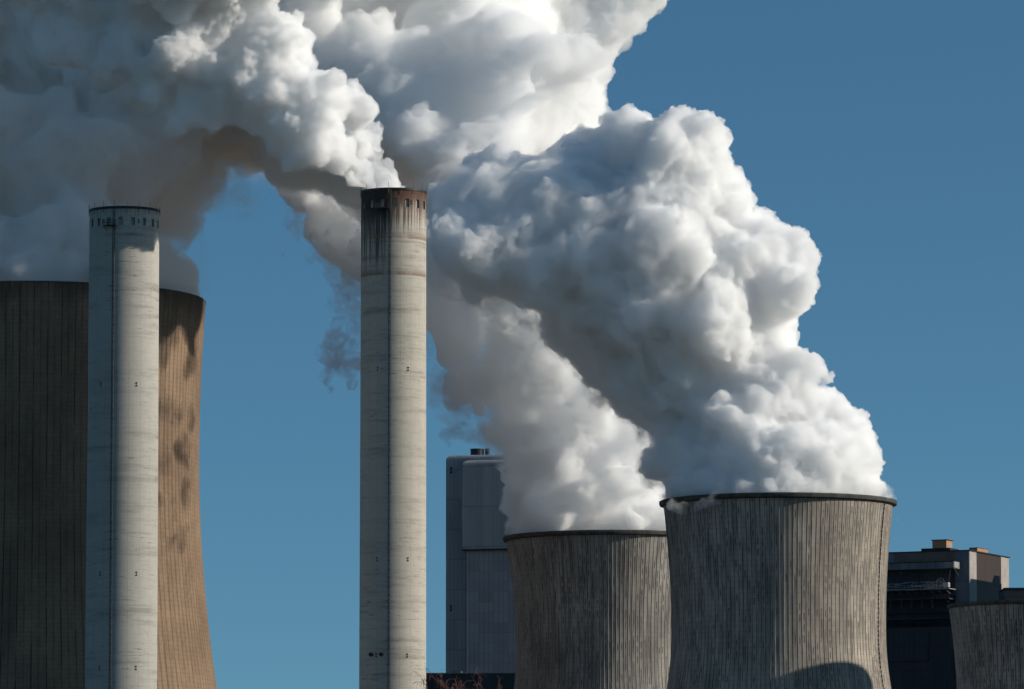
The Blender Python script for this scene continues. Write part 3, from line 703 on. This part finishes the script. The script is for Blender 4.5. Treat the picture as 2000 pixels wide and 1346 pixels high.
PD = [(60,500,6,240),(230,480,0,110),(250,400,0,110),(310,380,0,60),(100,330,0,190),(270,280,0,150),(400,330,10,60),(-80,300,0,200),(480,320,20,45),(520,310,20,50),(100,120,20,190),(350,180,20,150),(-100,80,10,200),(500,240,30,100),(60,540,6,235),(230,530,0,90)]
b = balls_from(PD, 1425, 17, 5, (.3, .55))
X, Y, H, R = t1[1:]
b += ring(X, Y, H+2, R-10, 20, 8) + ring(X, Y, H+5, R-22, 14, 16)
LD = [('R', 2.2), ('C', 30, 12), ('V', 18, 8), ('R', 1.4), ('C', 9, 5), ('V', 8, 3), ('R', 1.0), ('C', 3, 2), ('R', .8), ('C', 1.6, 1)]
pD = steam_mesh('steam_plume', b, None, LD, 4); mouth(pD, X, Y, H-.2, R-1.5)
finish(pD, smoke_mat('grey shaded steam', .38, .05, .34, .58, (1, .972, .948), .8), 'dim grey steam mass over the huge brown cooling tower')  # warm tint stands in for sunlight filtered through the other plumes
b = [(c, r+3) for c, r in balls_from(PD, 1425, 33, 3, (.4, .7))] + [(at(390+8*math.sin(i*2), 440+i*22, 1410), 2.6) for i in range(6)] + [(at(470, 400, 1430), 4), (at(440, 380, 1430), 5)]
v = steam_mesh('veil', b, None, [('R', 2.4), ('C', 22, 14), ('R', 1.5), ('C', 7, 6), ('R', 1.), ('C', 2.5, 2)], 13); mouth(v, X, Y, H-.2, R-1.5)
finish(v, smoke_mat('thin grey veil', .05, .07, .42, .70, (1, .972, .948), 1.), None, parent=pD)

PE = [(1190,40,0,90),(1150,110,0,75),(1100,180,0,95),(1230,-40,0,90),(1000,100,0,150),(1000,250,0,120),(870,200,0,160),(1080,280,0,80),(750,120,0,180),(850,40,0,200),(600,60,0,200),(780,320,0,130),(640,250,0,140),(900,350,0,100),(450,100,0,200),(250,120,10,200),(50,80,20,220),(1100,20,0,110),(1000,420,10,150),(1170,400,10,110),
      (1200,-160,0,150),(1000,-200,0,220),(700,-150,0,220),(400,-150,0,240),(100,-150,10,240),(-150,-100,20,240),(560,330,10,60),(850,200,-45,130),(1000,250,-45,120),(750,280,-42,100),(900,330,-45,110),(700,150,-45,120),(600,200,-42,110),(950,200,-55,110),(800,230,-55,95),(900,280,-68,80),(1000,250,-68,80),(800,300,-65,55),(1000,360,-66,70),(600,-110,-45,130),(750,-150,-60,120),(1130,85,-55,55),(1000,140,-54,70),(1060,105,-55,80),(1060,130,-46,90),(980,60,-50,100),(770,400,-22,65),(860,360,-20,75),(820,180,-30,130),(600,120,-30,140),(950,40,-25,150)]  # nearer billows added to keep sun off the grey steam and tall tower
b = balls_from(PE, 1428, 23, 6, (.3, .55))
LE = [('R', 2.4), ('C', 30, 16), ('V', 15, 7), ('R', 1.3), ('C', 9, 5.5), ('V', 6, 3.2), ('R', .8), ('C', 3.2, 2.2), ('V', 2.4, 1.8), ('R', .5), ('C', 1.3, .9), ('V', 1.2, .9)]
pE = steam_mesh('steam_plume', b, None, LE, 5)
finish(pE, steam_mat('distant steam', .38, ALB), 'broad pale plume behind all the others, filling the top of the sky')

# loose shreds drifting between the two chimneys
def wisp(pts, Y, seed, dens, label, sc=.25):
    o = steam_mesh('steam_wisp', [(at(x, y, Y), r*Y/F) for x, y, r in pts], None, [('R', .7), ('C', 6, 3.5), ('R', .5), ('C', 2.2, 1.8), ('R', .35), ('C', .9, .6)], seed)
    finish(o, smoke_mat('wisp', dens, sc, .40, .66, (.80, .82, .86), 1.5), None); tag(o, label, 'steam wisp', 'loose shreds of steam'); return o  # shade is put into the wisps by their absorbing colour
wisp([(635,690,20),(655,660,26),(668,710,28),(640,735,14),(690,720,22),(702,700,20),(650,770,8),(690,755,16),(680,680,20),(655,625,12),(645,755,9)], 1447, 21, .40, 'small dark shred of steam left of the streaked chimney, lowest one')
wisp([(680,560,36),(655,535,30),(635,495,26),(690,605,32),(650,590,18),(702,645,24),(670,625,18),(625,460,20)], 1447, 22, .16, 'thin bluish shred under the leaning plume beside the streaked chimney')
wisp([(572,440,18),(580,470,13),(560,495,9),(600,505,9),(575,410,15),(590,440,12)], 1447, 23, .22, 'faint small shred in the blue gap left of the streaked chimney')
wisp([(868,850,10),(890,840,16),(905,820,16),(880,870,8),(850,790,12),(858,760,16),(870,740,20),(900,790,24),(920,850,18),(875,865,9)], 1447, 24, .25, 'ragged shred above the flat roofed blue grey boiler house')
wisp([(1755,1015,8),(1750,1050,8),(1760,1030,6),(1735,990,8)], 1330, 25, .08, 'faint smoky shred right of the half lit cooling tower')
print('steam verts', [len(p.data.vertices) for p in (pA, pB, pC, pD, pE)])
